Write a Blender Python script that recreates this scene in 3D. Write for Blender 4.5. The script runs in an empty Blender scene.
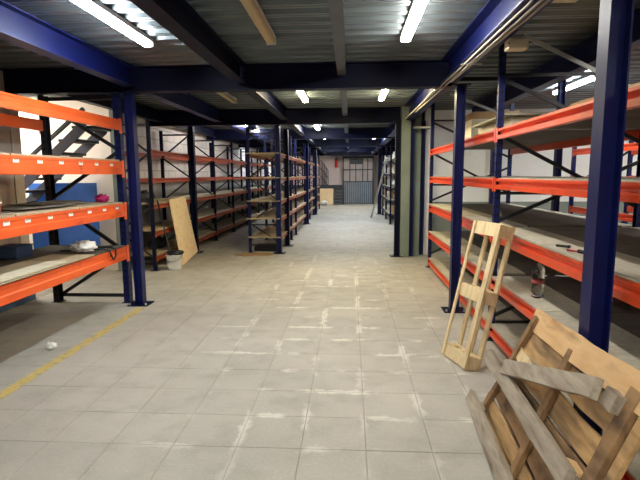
import bpy, math, random
from mathutils import Vector, Matrix, noise
random.seed(7)
SC = bpy.context.scene
COL = SC.collection
# ------------------------------------------------------------------ camera
cam = bpy.data.cameras.new('camera'); co = bpy.data.objects.new('camera', cam); COL.objects.link(co)
cR = Vector((0.99812164, 0.00188579, -0.06123424)); cF = Vector((0.06094232, -0.13274142, 0.98927537)); cD = Vector((0.00626275, 0.99114891, 0.13260701))
# rows above: world X, Y, -Z expressed in camera axes (right, down, forward)
M = Matrix(((cR[0], -cR[1], -cR[2]), (cF[0], -cF[1], -cF[2]), (-cD[0], cD[1], cD[2])))
co.matrix_world = Matrix.Translation((0, 0, 1.5)) @ M.to_4x4()
cam.sensor_fit = 'HORIZONTAL'; cam.sensor_width = 36; cam.lens = 487 / 640 * 36; cam.clip_start = 0.05; cam.clip_end = 100
SC.camera = co
w = bpy.data.worlds.new('world'); SC.world = w; w.use_nodes = True
w.node_tree.nodes['Background'].inputs[0].default_value = (0.5, 0.55, 0.65, 1)
w.node_tree.nodes['Background'].inputs[1].default_value = 0.05
SC.view_settings.view_transform = 'Standard'; SC.view_settings.look = 'None'
SC.view_settings.exposure = 1.0; SC.view_settings.gamma = 1; SC.view_settings.use_curve_mapping = False
LAMP = 62.0            # radiance of a lit tube

# ------------------------------------------------------------------ materials
def lin(c):
    return tuple(((x / 255) / 12.92 if x / 255 <= 0.04045 else ((x / 255 + 0.055) / 1.055) ** 2.4) for x in c) + (1,)
def mat(name, c1, c2=None, scale=8, rough=0.6, metal=0, bump=0.0, stretch=(1, 1, 1), c3=None, s3=2.0, t3=(0.55, 0.7), world=False, detail=6, spec=0.5, rnd=0.0):
    m = bpy.data.materials.new(name); m.use_nodes = True
    nt = m.node_tree; N = nt.nodes; L = nt.links; b = N['Principled BSDF']
    b.inputs['Roughness'].default_value = rough; b.inputs['Metallic'].default_value = metal
    b.inputs['Specular IOR Level'].default_value = spec
    c2 = c2 or c1
    if world:
        src = N.new('ShaderNodeNewGeometry').outputs['Position']
    else:
        src = N.new('ShaderNodeTexCoord').outputs['Object']
    mp = N.new('ShaderNodeMapping'); mp.inputs['Scale'].default_value = stretch; L.new(src, mp.inputs[0])
    no = N.new('ShaderNodeTexNoise'); no.inputs['Scale'].default_value = scale; no.inputs['Detail'].default_value = detail
    L.new(mp.outputs[0], no.inputs['Vector'])
    rp = N.new('ShaderNodeValToRGB'); rp.color_ramp.elements[0].position = 0.3; rp.color_ramp.elements[1].position = 0.7
    rp.color_ramp.elements[0].color = lin(c1); rp.color_ramp.elements[1].color = lin(c2)
    L.new(no.outputs[0], rp.inputs[0]); out = rp.outputs[0]
    if c3:
        n2 = N.new('ShaderNodeTexNoise'); n2.inputs['Scale'].default_value = s3; n2.inputs['Detail'].default_value = 8
        L.new(mp.outputs[0], n2.inputs['Vector'])
        mr = N.new('ShaderNodeMapRange'); mr.inputs[1].default_value = t3[0]; mr.inputs[2].default_value = t3[1]
        L.new(n2.outputs[0], mr.inputs[0])
        mx = N.new('ShaderNodeMix'); mx.data_type = 'RGBA'; L.new(mr.outputs[0], mx.inputs[0]); L.new(out, mx.inputs[6]); mx.inputs[7].default_value = lin(c3)
        out = mx.outputs[2]
    if rnd:
        oi = N.new('ShaderNodeObjectInfo'); hs = N.new('ShaderNodeHueSaturation')
        m2 = N.new('ShaderNodeMapRange'); m2.inputs[3].default_value = 1 - rnd; m2.inputs[4].default_value = 1 + rnd
        L.new(oi.outputs['Random'], m2.inputs[0]); L.new(m2.outputs[0], hs.inputs['Value']); L.new(out, hs.inputs['Color']); out = hs.outputs[0]
    L.new(out, b.inputs['Base Color'])
    if bump:
        bp = N.new('ShaderNodeBump'); bp.inputs['Strength'].default_value = bump; bp.inputs['Distance'].default_value = 0.01
        L.new(no.outputs[0], bp.inputs['Height']); L.new(bp.outputs[0], b.inputs['Normal'])
    return m
def emit(name, c, s):
    m = bpy.data.materials.new(name); m.use_nodes = True; b = m.node_tree.nodes['Principled BSDF']
    b.inputs['Base Color'].default_value = (0.8, 0.8, 0.8, 1)
    b.inputs['Emission Color'].default_value = tuple(c) + (1,); b.inputs['Emission Strength'].default_value = s
    return m
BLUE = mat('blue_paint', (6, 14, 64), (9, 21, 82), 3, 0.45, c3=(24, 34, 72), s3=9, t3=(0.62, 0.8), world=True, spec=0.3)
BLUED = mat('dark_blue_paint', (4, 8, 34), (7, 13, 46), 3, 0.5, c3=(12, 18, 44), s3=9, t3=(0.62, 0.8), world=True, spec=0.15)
BLACK = mat('black_steel', (16, 17, 24), (26, 28, 36), 6, 0.5, world=True)
HOLE = mat('slot_shadow_gap', (6, 6, 10), rough=0.9)
ORANGE = mat('orange_paint', (226, 84, 28), (240, 100, 36), 3, 0.4, c3=(198, 70, 28), s3=7, t3=(0.6, 0.75), world=True)
ORANGEB = mat('dusty_brown_orange_paint', (150, 66, 38), (166, 78, 46), 3, 0.45, c3=(120, 54, 36), s3=6, t3=(0.55, 0.75), world=True)  # same orange paint, the dim light of the far rows put into its colour
STAIR = mat('dark_stair_steel', (40, 42, 58), (52, 54, 72), 5, 0.5, world=True)
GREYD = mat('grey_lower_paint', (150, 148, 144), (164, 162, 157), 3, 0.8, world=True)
ORANGER = mat('red_orange_paint', (206, 66, 30), (218, 78, 38), 3, 0.3, c3=(180, 62, 38), s3=6, t3=(0.58, 0.75), world=True)
GALV = mat('galvanised_deck', (84, 92, 95), (106, 114, 116), 4, 0.36, 0.5, c3=(70, 76, 79), s3=1.2, t3=(0.5, 0.75), world=True, stretch=(0.4, 2, 1))
GALVR = mat('galvanised_rod', (170, 174, 172), (190, 192, 188), 10, 0.4, 0.5, world=True)
JOIST = mat('grey_primer_joist', (56, 60, 70), (68, 74, 84), 6, 0.5, world=True)
CHIP = mat('chipboard', (170, 152, 122), (192, 176, 146), 40, 0.75, c3=(146, 128, 100), s3=3, t3=(0.5, 0.75), rnd=0.08, world=True)
CHIPG = mat('dusty_grey_board', (168, 160, 142), (188, 180, 160), 25, 0.8, c3=(146, 138, 122), s3=3, t3=(0.5, 0.75), rnd=0.05, world=True)
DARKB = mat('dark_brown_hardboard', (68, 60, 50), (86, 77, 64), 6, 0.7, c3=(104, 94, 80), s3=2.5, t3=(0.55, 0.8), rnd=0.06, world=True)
OSB = mat('pale_plywood', (234, 206, 160), (242, 216, 174), 9, 0.65, c3=(226, 194, 144), s3=14, t3=(0.5, 0.7), stretch=(1, 1, 1))
PINE = mat('new_pine', (210, 186, 140), (230, 210, 166), 10, 0.65, c3=(184, 148, 94), s3=5, t3=(0.55, 0.75), stretch=(6, 6, 1), rnd=0.07)
WOODM = mat('aged_pine', (158, 122, 78), (194, 158, 108), 7, 0.75, c3=(104, 84, 60), s3=3, t3=(0.48, 0.7), stretch=(5, .8, 5), bump=0.3, rnd=0.12)
WOODL = mat('orange_pine_board', (206, 164, 112), (224, 188, 138), 6, 0.7, c3=(160, 118, 78), s3=3, t3=(0.58, 0.75), stretch=(4, .8, 4), bump=0.2)
WOODG = mat('weathered_grey_wood', (146, 135, 118), (180, 168, 150), 8, 0.85, c3=(108, 94, 78), s3=4, t3=(0.5, 0.72), stretch=(5, .8, 5), bump=0.5, rnd=0.08)
WOODD = mat('brown_stained_wood', (124, 94, 62), (158, 124, 84), 7, 0.8, c3=(76, 58, 42), s3=4, t3=(0.48, 0.7), stretch=(4, 1, 2), bump=0.4, rnd=0.12)
CARD = mat('brown_cardboard', (150, 118, 80), (166, 134, 94), 6, 0.85, world=True)
CREAMB = mat('cream_carton', (200, 190, 164), (212, 202, 178), 6, 0.8, world=True)
CREAMW = mat('cream_wall_paint', (234, 222, 208), (240, 228, 215), 2, 0.8, world=True)
BEIGEW = mat('beige_panel_wall', (182, 174, 160), (196, 188, 174), 3, 0.8, world=True)
WHITEW = mat('white_wall_paint', (226, 226, 224), (234, 234, 230), 2, 0.8, c3=(190, 190, 186), s3=2, t3=(0.6, 0.8), world=True)
DADO = mat('grey_green_dado', (118, 126, 120), (132, 140, 134), 2, 0.7, world=True)
GREYG = mat('grey_green_pier', (116, 127, 118), (128, 139, 129), 3, 0.7, world=True)
SLAB = mat('joint_cement', (146, 141, 129), (168, 162, 150), 20, 0.9, world=True)
YELLOW = mat('worn_yellow_line', (196, 172, 92), (206, 184, 110), 9, 0.75, c3=(160, 152, 130), s3=18, t3=(0.5, 0.64), world=True)
SKIRT = mat('blue_skirting', (58, 84, 120), (70, 98, 134), 5, 0.7, world=True)
BLUEP = mat('bright_blue_panel', (26, 88, 176), (34, 98, 186), 3, 0.5, world=True)
WHITE = mat('white_plastic', (226, 226, 220), (236, 236, 230), 8, 0.45)
LAMPW = mat('lamp_housing', (196, 194, 186), (206, 204, 196), 8, 0.5)
TAGW = mat('white_label', (230, 226, 216), (240, 236, 228), 30, 0.6)
INK = mat('label_ink', (120, 112, 104), rough=0.7)
OFFT = mat('yellowed_diffuser', (168, 150, 112), (182, 164, 124), 8, 0.4)
CABLE = mat('pale_conduit', (150, 145, 132), (168, 162, 148), 12, 0.65, world=True)
BOXC = mat('beige_junction_box', (186, 176, 150), (196, 186, 162), 8, 0.6)
BLACKR = mat('black_rubber', (22, 22, 24), (34, 34, 36), 20, 0.6)
MAGENTA = mat('magenta_cloth', (176, 24, 96), (196, 40, 116), 20, 0.8)
FADED = mat('faded_red_print', (150, 52, 48), (176, 96, 90), 40, 0.6)
RED = mat('red_paint', (176, 28, 28), (190, 36, 34), 10, 0.4)
BAG = mat('translucent_white_bag', (222, 222, 216), (236, 236, 230), 20, 0.35)
BROWN = mat('brown_cup', (150, 86, 52), (160, 96, 60), 10, 0.5)
PINKW = mat('far_wall_paint', (214, 196, 194), (222, 206, 202), 2, 0.8, world=True)
SHUT = mat('grey_shutter_slat', (108, 120, 134), (128, 138, 150), 3, 0.4, 0.2, world=True)
SHUTD = mat('dark_shutter_frame', (52, 56, 64), (64, 68, 76), 5, 0.5, world=True)
SHUTP = mat('pinkish_grey_sheet', (168, 158, 158), (180, 170, 168), 3, 0.6, world=True)
GREYS = mat('grey_felt_sheet', (104, 98, 90), (124, 116, 106), 12, 0.9)
PAPER = mat('crumpled_paper', (220, 218, 210), (232, 230, 222), 20, 0.8)
FABG = mat('grey_white_goods', (150, 148, 146), (186, 184, 180), 5, 0.8, rnd=0.3)
TUBE_N = emit('tube_neutral', (1.0, 0.97, 0.90), LAMP)
TUBE_C = emit('tube_cool', (0.86, 0.94, 1.0), LAMP)
TUBE_W = emit('tube_warm', (1.0, 0.86, 0.52), LAMP)

# glass-like bottle
GLASS = bpy.data.materials.new('clear_plastic'); GLASS.use_nodes = True
gb = GLASS.node_tree.nodes['Principled BSDF']; gb.inputs['Transmission Weight'].default_value = 1; gb.inputs['Roughness'].default_value = 0.08
gb.inputs['IOR'].default_value = 1.33; gb.inputs['Base Color'].default_value = (0.86, 0.88, 0.90, 1)

# floor tile material: pale residue along the joints and stains, by floor position
TX0, TY0, TS = 0.09, 2.504, 0.36
def tile_material():
    m = bpy.data.materials.new('cement_floor_tile'); m.use_nodes = True
    nt = m.node_tree; N = nt.nodes; L = nt.links; b = N['Principled BSDF']
    pos = N.new('ShaderNodeNewGeometry').outputs['Position']
    def noise_(scale, detail=6, sx=(1, 1, 1)):
        mp = N.new('ShaderNodeMapping'); mp.inputs['Scale'].default_value = sx; L.new(pos, mp.inputs[0])
        n = N.new('ShaderNodeTexNoise'); n.inputs['Scale'].default_value = scale; n.inputs['Detail'].default_value = detail
        L.new(mp.outputs[0], n.inputs['Vector']); return n.outputs[0]
    def math_(op, a, bb=None, c=None):
        n = N.new('ShaderNodeMath'); n.operation = op
        for i, x in enumerate((a, bb, c)):
            if x is None: continue
            if isinstance(x, (int, float)): n.inputs[i].default_value = x
            else: L.new(x, n.inputs[i])
        return n.outputs[0]
    def rng(v, a, bb, c=0, d=1):
        n = N.new('ShaderNodeMapRange'); L.new(v, n.inputs[0])
        for i, x in zip((1, 2, 3, 4), (a, bb, c, d)): n.inputs[i].default_value = x
        return n.outputs[0]
    def mix(f, a, col):
        n = N.new('ShaderNodeMix'); n.data_type = 'RGBA'; L.new(f, n.inputs[0])
        if isinstance(a, tuple): n.inputs[6].default_value = a
        else: L.new(a, n.inputs[6])
        n.inputs[7].default_value = col; return n.outputs[2]
    big = noise_(0.9, 4); med = noise_(5, 8); fine = noise_(60, 4)
    c = mix(rng(big, 0.35, 0.65), lin((167, 163, 152)), lin((184, 179, 167)))
    c = mix(math_('MULTIPLY', rng(med, 0.5, 0.75), 0.45), c, lin((152, 147, 135)))
    c = mix(math_('MULTIPLY', rng(fine, 0.5, 0.75), 0.3), c, lin((206, 201, 188)))
    sp = N.new('ShaderNodeSeparateXYZ'); L.new(pos, sp.inputs[0])
    dists = []
    for ax, o in ((0, TX0), (1, TY0)):
        f = math_('FRACT', math_('DIVIDE', math_('SUBTRACT', sp.outputs[ax], o - 36), TS))
        d = math_('MINIMUM', f, math_('SUBTRACT', 1.0, f))       # 0 at the joint
        wob = rng(noise_(14 if ax else 13, 4), 0.3, 0.7, 0.02, 0.18)
        dists.append(math_('SUBTRACT', 1.0, rng(math_('DIVIDE', d, wob), 0.3, 1.0)))
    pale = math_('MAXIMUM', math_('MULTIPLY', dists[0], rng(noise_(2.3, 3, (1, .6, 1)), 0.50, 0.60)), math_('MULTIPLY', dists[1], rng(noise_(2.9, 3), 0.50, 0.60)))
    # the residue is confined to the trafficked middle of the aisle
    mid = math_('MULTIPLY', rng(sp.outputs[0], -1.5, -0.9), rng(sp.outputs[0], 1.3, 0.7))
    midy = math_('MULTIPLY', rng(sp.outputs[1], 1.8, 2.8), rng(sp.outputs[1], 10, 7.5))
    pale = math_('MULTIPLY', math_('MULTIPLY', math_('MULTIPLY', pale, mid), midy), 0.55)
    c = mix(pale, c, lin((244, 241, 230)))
    dirt = math_('MULTIPLY', rng(noise_(1.6, 8, (1, 1.4, 1)), 0.56, 0.74), 0.35)
    c = mix(dirt, c, lin((132, 125, 112)))
    oi = N.new('ShaderNodeObjectInfo'); hs = N.new('ShaderNodeHueSaturation')
    L.new(rng(oi.outputs['Random'], 0, 1, 0.98, 1.025), hs.inputs['Value']); L.new(c, hs.inputs['Color'])
    L.new(hs.outputs[0], b.inputs['Base Color'])
    L.new(rng(med, 0.3, 0.7, 0.42, 0.7), b.inputs['Roughness'])
    bp = N.new('ShaderNodeBump'); bp.inputs['Strength'].default_value = 0.15; bp.inputs['Distance'].default_value = 0.01
    L.new(med, bp.inputs['Height']); L.new(bp.outputs[0], b.inputs['Normal'])
    return m
TILE = tile_material()

# white painted block wall, joints as relief (courses far behind the racks)
def block_material():
    m = bpy.data.materials.new('white_block_wall'); m.use_nodes = True
    nt = m.node_tree; N = nt.nodes; L = nt.links; b = N['Principled BSDF']
    tc = N.new('ShaderNodeNewGeometry'); s = N.new('ShaderNodeSeparateXYZ'); L.new(tc.outputs['Position'], s.inputs[0])
    cb = N.new('ShaderNodeCombineXYZ'); L.new(s.outputs[1], cb.inputs[0]); L.new(s.outputs[2], cb.inputs[1])
    br = N.new('ShaderNodeTexBrick'); L.new(cb.outputs[0], br.inputs['Vector'])
    br.inputs['Color1'].default_value = lin((232, 226, 221)); br.inputs['Color2'].default_value = lin((226, 220, 215)); br.inputs['Mortar'].default_value = lin((196, 190, 186))
    br.inputs['Scale'].default_value = 1; br.inputs['Mortar Size'].default_value = 0.012; br.inputs['Brick Width'].default_value = 0.4; br.inputs['Row Height'].default_value = 0.2
    L.new(br.outputs[0], b.inputs['Base Color']); b.inputs['Roughness'].default_value = 0.85
    return m
BLOCK = block_material()

# ------------------------------------------------------------------ mesh building
class MB:
    def __init__(s): s.v = []; s.f = []; s.m = []; s.sm = []
    def add(s, vs, fs, mi=0, sm=False):
        o = len(s.v); s.v += [Vector(v) for v in vs]
        for f in fs: s.f.append([i + o for i in f]); s.m.append(mi); s.sm.append(sm)
        return s
    def box(s, x0, x1, y0, y1, z0, z1, mi=0):
        return s.add([(x0, y0, z0), (x1, y0, z0), (x1, y1, z0), (x0, y1, z0), (x0, y0, z1), (x1, y0, z1), (x1, y1, z1), (x0, y1, z1)],
                     [(0, 3, 2, 1), (4, 5, 6, 7), (0, 1, 5, 4), (1, 2, 6, 5), (2, 3, 7, 6), (3, 0, 4, 7)], mi)
    def obox(s, c, ax, ay, az, mi=0):     # centre and three half-axis vectors
        c, ax, ay, az = map(Vector, (c, ax, ay, az))
        if ax.cross(ay).dot(az) < 0: ay = -ay
        vs = [c + i * ax + j * ay + k * az for k in (-1, 1) for j in (-1, 1) for i in (-1, 1)]
        return s.add(vs, [(0, 2, 3, 1), (4, 5, 7, 6), (0, 1, 5, 4), (1, 3, 7, 5), (3, 2, 6, 7), (2, 0, 4, 6)], mi)
    def bar(s, p, q, w, h, up=(0, 0, 1), mi=0):
        p, q = Vector(p), Vector(q); d = q - p; L = d.length; d.normalize(); up = Vector(up)
        x = d.cross(up)
        if x.length < 1e-4: x = d.cross(Vector((0, 1, 0)))
        x.normalize(); y = x.cross(d)
        return s.obox((p + q) / 2, x * w / 2, d * L / 2, y * h / 2, mi)
    def prism(s, poly, f0, f1, mi=0):      # poly 2D; f0/f1 map 2D to 3D at each end
        n = len(poly); vs = [f0(*p) for p in poly] + [f1(*p) for p in poly]
        fs = [tuple(range(n))[::-1], tuple(range(n, 2 * n))] + [(i, (i + 1) % n, n + (i + 1) % n, n + i) for i in range(n)]
        return s.add(vs, fs, mi)
    def tube(s, pts, r, n=8, mi=0, cap=True):
        pts = [Vector(p) for p in pts]; rr = r if isinstance(r, (list, tuple)) else [r] * len(pts)
        ref = Vector((0, 0, 1)); vs = []; fs = []
        for i, p in enumerate(pts):
            d = (pts[min(i + 1, len(pts) - 1)] - pts[max(i - 1, 0)]).normalized()
            x = d.cross(ref)
            if x.length < 0.05: x = d.cross(Vector((1, 0, 0)))
            x.normalize(); y = x.cross(d)
            for k in range(n):
                a = 2 * math.pi * k / n; vs.append(p + (x * math.cos(a) + y * math.sin(a)) * rr[i])
        for i in range(len(pts) - 1):
            for k in range(n):
                fs.append((i * n + k, i * n + (k + 1) % n, (i + 1) * n + (k + 1) % n, (i + 1) * n + k))
        if cap: fs += [tuple(range(n)), tuple(range((len(pts) - 1) * n, len(pts) * n))[::-1]]
        return s.add(vs, fs, mi, True)
    def lathe(s, c, prof, n=20, mi=0):     # prof: (r,z) from bottom to top
        c = Vector(c); vs = []; fs = []
        for r, z in prof:
            for k in range(n):
                a = 2 * math.pi * k / n; vs.append(c + Vector((r * math.cos(a), r * math.sin(a), z)))
        for i in range(len(prof) - 1):
            for k in range(n): fs.append((i * n + k, i * n + (k + 1) % n, (i + 1) * n + (k + 1) % n, (i + 1) * n + k))
        if prof[0][0] > 0.001: fs.append(tuple(range(n))[::-1])
        return s.add(vs, fs, mi, True)
    def blob(s, c, rad, amp=0.25, fr=3, mi=0, nu=18, nv=12, seed=0, flat=0.0):
        c = Vector(c); vs = []; fs = []
        for j in range(nv + 1):
            th = math.pi * j / nv
            for i in range(nu):
                ph = 2 * math.pi * i / nu
                d = Vector((math.sin(th) * math.cos(ph), math.sin(th) * math.sin(ph), math.cos(th)))
                k = 1 + amp * noise.noise(d * fr + Vector((seed, 0, 0))) * 2 + amp * 0.5 * noise.noise(d * fr * 3 + Vector((seed, 5, 0)))
                p = Vector((d.x * rad[0] * k, d.y * rad[1] * k, d.z * rad[2] * k))
                p.z = max(p.z, -rad[2] * (1 - flat)); vs.append(c + p)
        for j in range(nv):
            for i in range(nu): fs.append((j * nu + i, (j + 1) * nu + i, (j + 1) * nu + (i + 1) % nu, j * nu + (i + 1) % nu))
        return s.add(vs, fs, mi, True)
    def build(s, name, mats, parent=None, bevel=0, origin=None):
        if not isinstance(mats, (list, tuple)): mats = [mats]
        o = Vector((0, 0, 0)); p = parent
        if origin is not None: o = Vector(origin)
        elif parent is not None:
            while p is not None: o += p.location; p = p.parent
        me = bpy.data.meshes.new(name); me.from_pydata([v - o for v in s.v], [], s.f); me.update()
        for m in mats: me.materials.append(m)
        for i, pl in enumerate(me.polygons): pl.material_index = s.m[i]; pl.use_smooth = s.sm[i]
        ob = bpy.data.objects.new(name, me); COL.objects.link(ob)
        if parent is not None: ob.parent = parent
        elif origin is not None: ob.location = o
        if bevel:
            b = ob.modifiers.new('bevel', 'BEVEL'); b.width = bevel; b.segments = 1; b.limit_method = 'ANGLE'
        return ob
def thing(name, label, cat, loc=(0, 0, 0), group=None):
    o = bpy.data.objects.new(name, None); COL.objects.link(o); o.location = loc; o.empty_display_size = 0.1
    o['label'] = label; o['category'] = cat
    if group: o['group'] = group
    return o
def tag(o, label, cat, group=None):
    o['label'] = label; o['category'] = cat
    if group: o['group'] = group
    return o
def struct(name, mb, m):
    o = mb.build(name, m); o['kind'] = 'structure'; return o

# ------------------------------------------------------------------ the setting
# floor: cement bed, single tiles near, joined tiles beyond
floor = struct('floor', MB().box(-7, 7, -6, 27, -0.06, -0.004), SLAB)
g = 0.0014
tm = MB().box(g, TS - g, g, TS - g, -0.004, 0)
tm = MB().add([(g, g, -0.004), (TS - g, g, -0.004), (TS - g, TS - g, -0.004), (g, TS - g, -0.004),
               (g + .002, g + .002, 0), (TS - g - .002, g + .002, 0), (TS - g - .002, TS - g - .002, 0), (g + .002, TS - g - .002, 0)],
              [(4, 5, 6, 7), (0, 1, 5, 4), (1, 2, 6, 5), (2, 3, 7, 6), (3, 0, 4, 7)])
tproto = tm.build('floor_tile', TILE, floor)
inv = co.matrix_world.inverted()
def proj(p):
    q = inv @ Vector(p)
    if q.z > -0.1: return None
    return 320 + 487 * q.x / -q.z, 240 - 487 * q.y / -q.z
near, far_ = [], []
for j in range(-24, 70):
    for i in range(-20, 20):
        x, y = TX0 + i * TS, TY0 + j * TS
        if not (-7 < x < 6.8 and -6 < y < 26.6): continue
        if x < -3.9 and y < 6 : continue
        pr = proj((x + TS / 2, y + TS / 2, 0))
        vis = pr and -40 < pr[0] < 680 and pr[1] < 520
        if vis and -2.95 < x < 1.2 and y > 0: near.append((y, x))
        elif -4.2 < x < 4.5 and y > 0 or vis: far_.append((y, x))
        else: far_.append((y, x))
near.sort()
first = True
for y, x in near[:296]:
    o = tproto if first else tproto.copy()
    if not first: COL.objects.link(o)
    first = False
    o.location = (x, y, random.uniform(-0.0008, 0.0008))
    o.rotation_euler = (random.uniform(-.001, .001), random.uniform(-.001, .001), 0)
fm = MB()
for y, x in near[296:] + far_:
    fm.add([(x + g, y + g, 0), (x + TS - g, y + g, 0), (x + TS - g, y + TS - g, 0), (x + g, y + TS - g, 0)], [(0, 1, 2, 3)])
    if abs(x) < 5 and 0 < y < 16:
        fm.add([(x + g, y + g, -.004), (x + TS - g, y + g, -.004), (x + TS - g, y + g, 0), (x + g, y + g, 0)], [(0, 1, 2, 3)])
ft = fm.build('distant_floor_tile', TILE, floor); ft['kind'] = 'stuff'
ym = MB()
n = 40
for i in range(n):
    a, b = 1.0 + (5.30 - 1.0) * i / n, 1.0 + (5.30 - 1.0) * (i + 1) / n
    ym.box(-2.485 + 0.06 * a / 5.3, -2.395 + 0.06 * a / 5.3, a, b, 0.0005, 0.0016)
ym.build('painted_line', YELLOW, floor)

# ceiling: corrugated deck panels in bays, beams and joists are its parts
DZ = 2.69
ceil_ = struct('ceiling', MB().box(-7, 7, -6, 27, 2.80, 2.9), GALV)
def deck(x0, x1, y0, y1):
    mb = MB(); p = 0.2; y = y0
    while y < y1 - 0.01:
        ys = [y, y + .07, y + .09, y + .13, y + .15]; zs = [DZ, DZ, DZ + .022, DZ + .022, DZ]
        ys.append(y + .18 if False else y + p); zs.append(DZ)
        ys = [y, y + .08, y + .105, y + .175, y + .2]; zs = [DZ, DZ, DZ + .055, DZ + .055, DZ]
        # little stiffening bead in the low pan
        ys = [y, y + .03, y + .036, y + .044, y + .05, y + .08, y + .105, y + .175, y + .2]
        zs = [DZ, DZ, DZ + .008, DZ + .008, DZ, DZ, DZ + .055, DZ + .055, DZ]
        vs = [(x0, a, b) for a, b in zip(ys, zs)] + [(x1, a, b) for a, b in zip(ys, zs)]; k = len(ys)
        mb.add(vs, [(i, i + k, i + 1 + k, i + 1) for i in range(k - 1)])
        y += p
    return mb.build('deck_panel', GALV, ceil_)
YB = [-5.5, -1.85, 1.80, 5.46, 9.10, 12.80, 16.5, 20.2, 24.0, 27]
XB = [-7, -4.6, -2.42, -1.19, -0.09, 1.04, 2.18, 3.6, 7]
for j in range(len(YB) - 1):
    for i in range(len(XB) - 1):
        deck(XB[i] + 0.003, XB[i + 1] - 0.003, YB[j], YB[j + 1])
def ibeam_poly(w, h, tf=.012, tw=.008):
    return [(-w/2, 0), (w/2, 0), (w/2, tf), (tw/2, tf), (tw/2, h - tf), (w/2, h - tf), (w/2, h), (-w/2, h), (-w/2, h - tf), (-tw/2, h - tf), (-tw/2, tf), (-w/2, tf)]
def beam_y(name, x, y0, y1, z0, w, h, m):
    return MB().prism(ibeam_poly(w, h), lambda a, b: (x + a, y0, z0 + b), lambda a, b: (x + a, y1, z0 + b)).build(name, m, ceil_)
def beam_x(name, y, x0, x1, z0, w, h, m):
    return MB().prism(ibeam_poly(w, h), lambda a, b: (x0, y + a, z0 + b), lambda a, b: (x1, y + a, z0 + b)).build(name, m, ceil_)
for k, yb in enumerate(YB[:-1]):
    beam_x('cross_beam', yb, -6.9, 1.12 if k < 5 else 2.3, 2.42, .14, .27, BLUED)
for j in range(len(YB) - 2):
    a, b = YB[j] + .075, YB[j + 1] - .075
    beam_y('main_beam', -2.42, a, b, 2.47, .13, .22, BLUE)
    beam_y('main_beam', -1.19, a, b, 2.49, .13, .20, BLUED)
    beam_y('joist', -0.09, a, b, 2.55, .09, .14, JOIST)
    beam_y('main_beam', 1.04, a, b, 2.45, .17, .24, BLUE)
    if b < 9.6:
        beam_y('main_beam', 2.18, a - .07, b + .08, 2.47, .13, .22, BLUE)
        beam_y('main_beam', 4.3, a - .07, b + .08, 2.47, .13, .22, BLUED)
beam_y('edge_beam', -3.55, 5.55, 24, 2.49, .12, .20, BLUED)
MB().box(1.14, 2.7, 6.42, 6.46, 2.655, 2.688).build('deck_seam_angle', BLACK, ceil_)

MB().box(1.36, 2.1, 2.98, 3.03, 2.50, 2.555).build('packing_timber', DARKB, ceil_)
MB().box(1.36, 1.39, 2.98, 3.03, 2.555, 2.69).build('timber_hanger', GALVR, ceil_)
# walls
wl = struct('wall_left', MB().box(-4.1, -3.9, -6, 5.66, 0, 2.8), BEIGEW)
MB().box(-3.9, -3.886, -6, 5.67, 0, .16).build('skirting', SKIRT, wl)
for y in (2.2, 3.3, 4.4, 5.5):
    MB().box(-3.9, -3.888, y - .02, y + .02, .16, 2.69).build('panel_joint_strip', BEIGEW, wl)
struct('wall_recess', MB().box(-6.6, -3.68, 7.45, 7.6, 0, 2.8), CREAMW)
struct('wall_recess_left', MB().box(-6.8, -6.6, 5.66, 7.6, 0, 2.8), CREAMW)
struct('wall_recess_front', MB().box(-6.8, -4.1, 5.51, 5.66, 0, 2.8), CREAMW)
struct('trim_1', MB().box(-3.68, -3.56, 7.42, 7.6, 0, 2.69), GREYG)
wf = struct('wall_left_far', MB().box(-4.0, -3.76, 7.6, 26.8, 0, 2.8), BLOCK)
MB().box(-3.76, -3.755, 7.6, 26.4, 0, 1.38).build('dado', GREYD, wf)  # plain grey band over the lower part of the wall
wb = struct('wall_back_right', MB().box(1.25, 6.4, 9.5, 9.7, 0, 2.8), WHITEW)
MB().box(1.3, 6.4, 9.49, 9.5, 0, .97).build('dado', DADO, wb)
struct('wall_right', MB().box(6.3, 6.5, -6, 9.7, 0, 2.8), WHITEW)
struct('wall_right_far', MB().box(2.3, 2.5, 9.7, 26.8, 0, 2.8), WHITEW)
struct('wall_behind', MB().box(-4.1, 6.5, -6.2, -6, 0, 2.8), BEIGEW)
we = struct('wall_end', MB().box(-4, 2.5, 26.4, 26.6, 0, 2.8), PINKW)
# grey-green piers between the blue posts where the partition ends
struct('trim_2', MB().box(.91, 1.07, 8.86, 9.08, 0, 2.69), GREYG)
struct('trim_3', MB().box(1.14, 1.27, 8.98, 9.5, 0, 2.69), GREYG)
struct('trim_4', MB().box(1.36, 1.50, 9.15, 9.5, 0, 2.69), WHITEW)

# ------------------------------------------------------------------ steel columns
def column(x, y, label, w=.10, d=.096, top=2.45, m=BLUE, plate=True):
    t = thing('steel_column', label, 'column', (x, y, 0), 'blue mezzanine columns')
    tf, tw = .009, .007
    mb = MB()
    mb.box(x - d/2, x - d/2 + tf, y - w/2, y + w/2, .012, top); mb.box(x + d/2 - tf, x + d/2, y - w/2, y + w/2, .012, top)
    mb.box(x - d/2 + tf, x + d/2 - tf, y - tw/2, y + tw/2, .012, top)
    mb.build('shaft', m, t)
    if plate:
        MB().box(x - .12, x + .12, y - .11, y + .11, 0.001, .013).build('base_plate', BLUED, t, bevel=.002)
        MB().box(x - .09, x + .09, y - .08, y + .08, top - .012, top).build('cap_plate', BLUED, t)
        for sx in (-1, 1):
            MB().tube([(x + sx * .095, y - .085, .012), (x + sx * .095, y - .085, .035)], .011, 6).build('anchor_bolt', GALVR, t)
    return t
column(-2.46, 5.46, 'dark blue steel column at the end of the left orange rack, by the yellow line', top=2.42)
column(1.167, 2.33, 'nearest and widest blue steel column, behind the broken pallet', top=2.69)
column(1.15, 5.33, 'blue steel column just left of the standing slim pallet', top=2.42)
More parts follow.
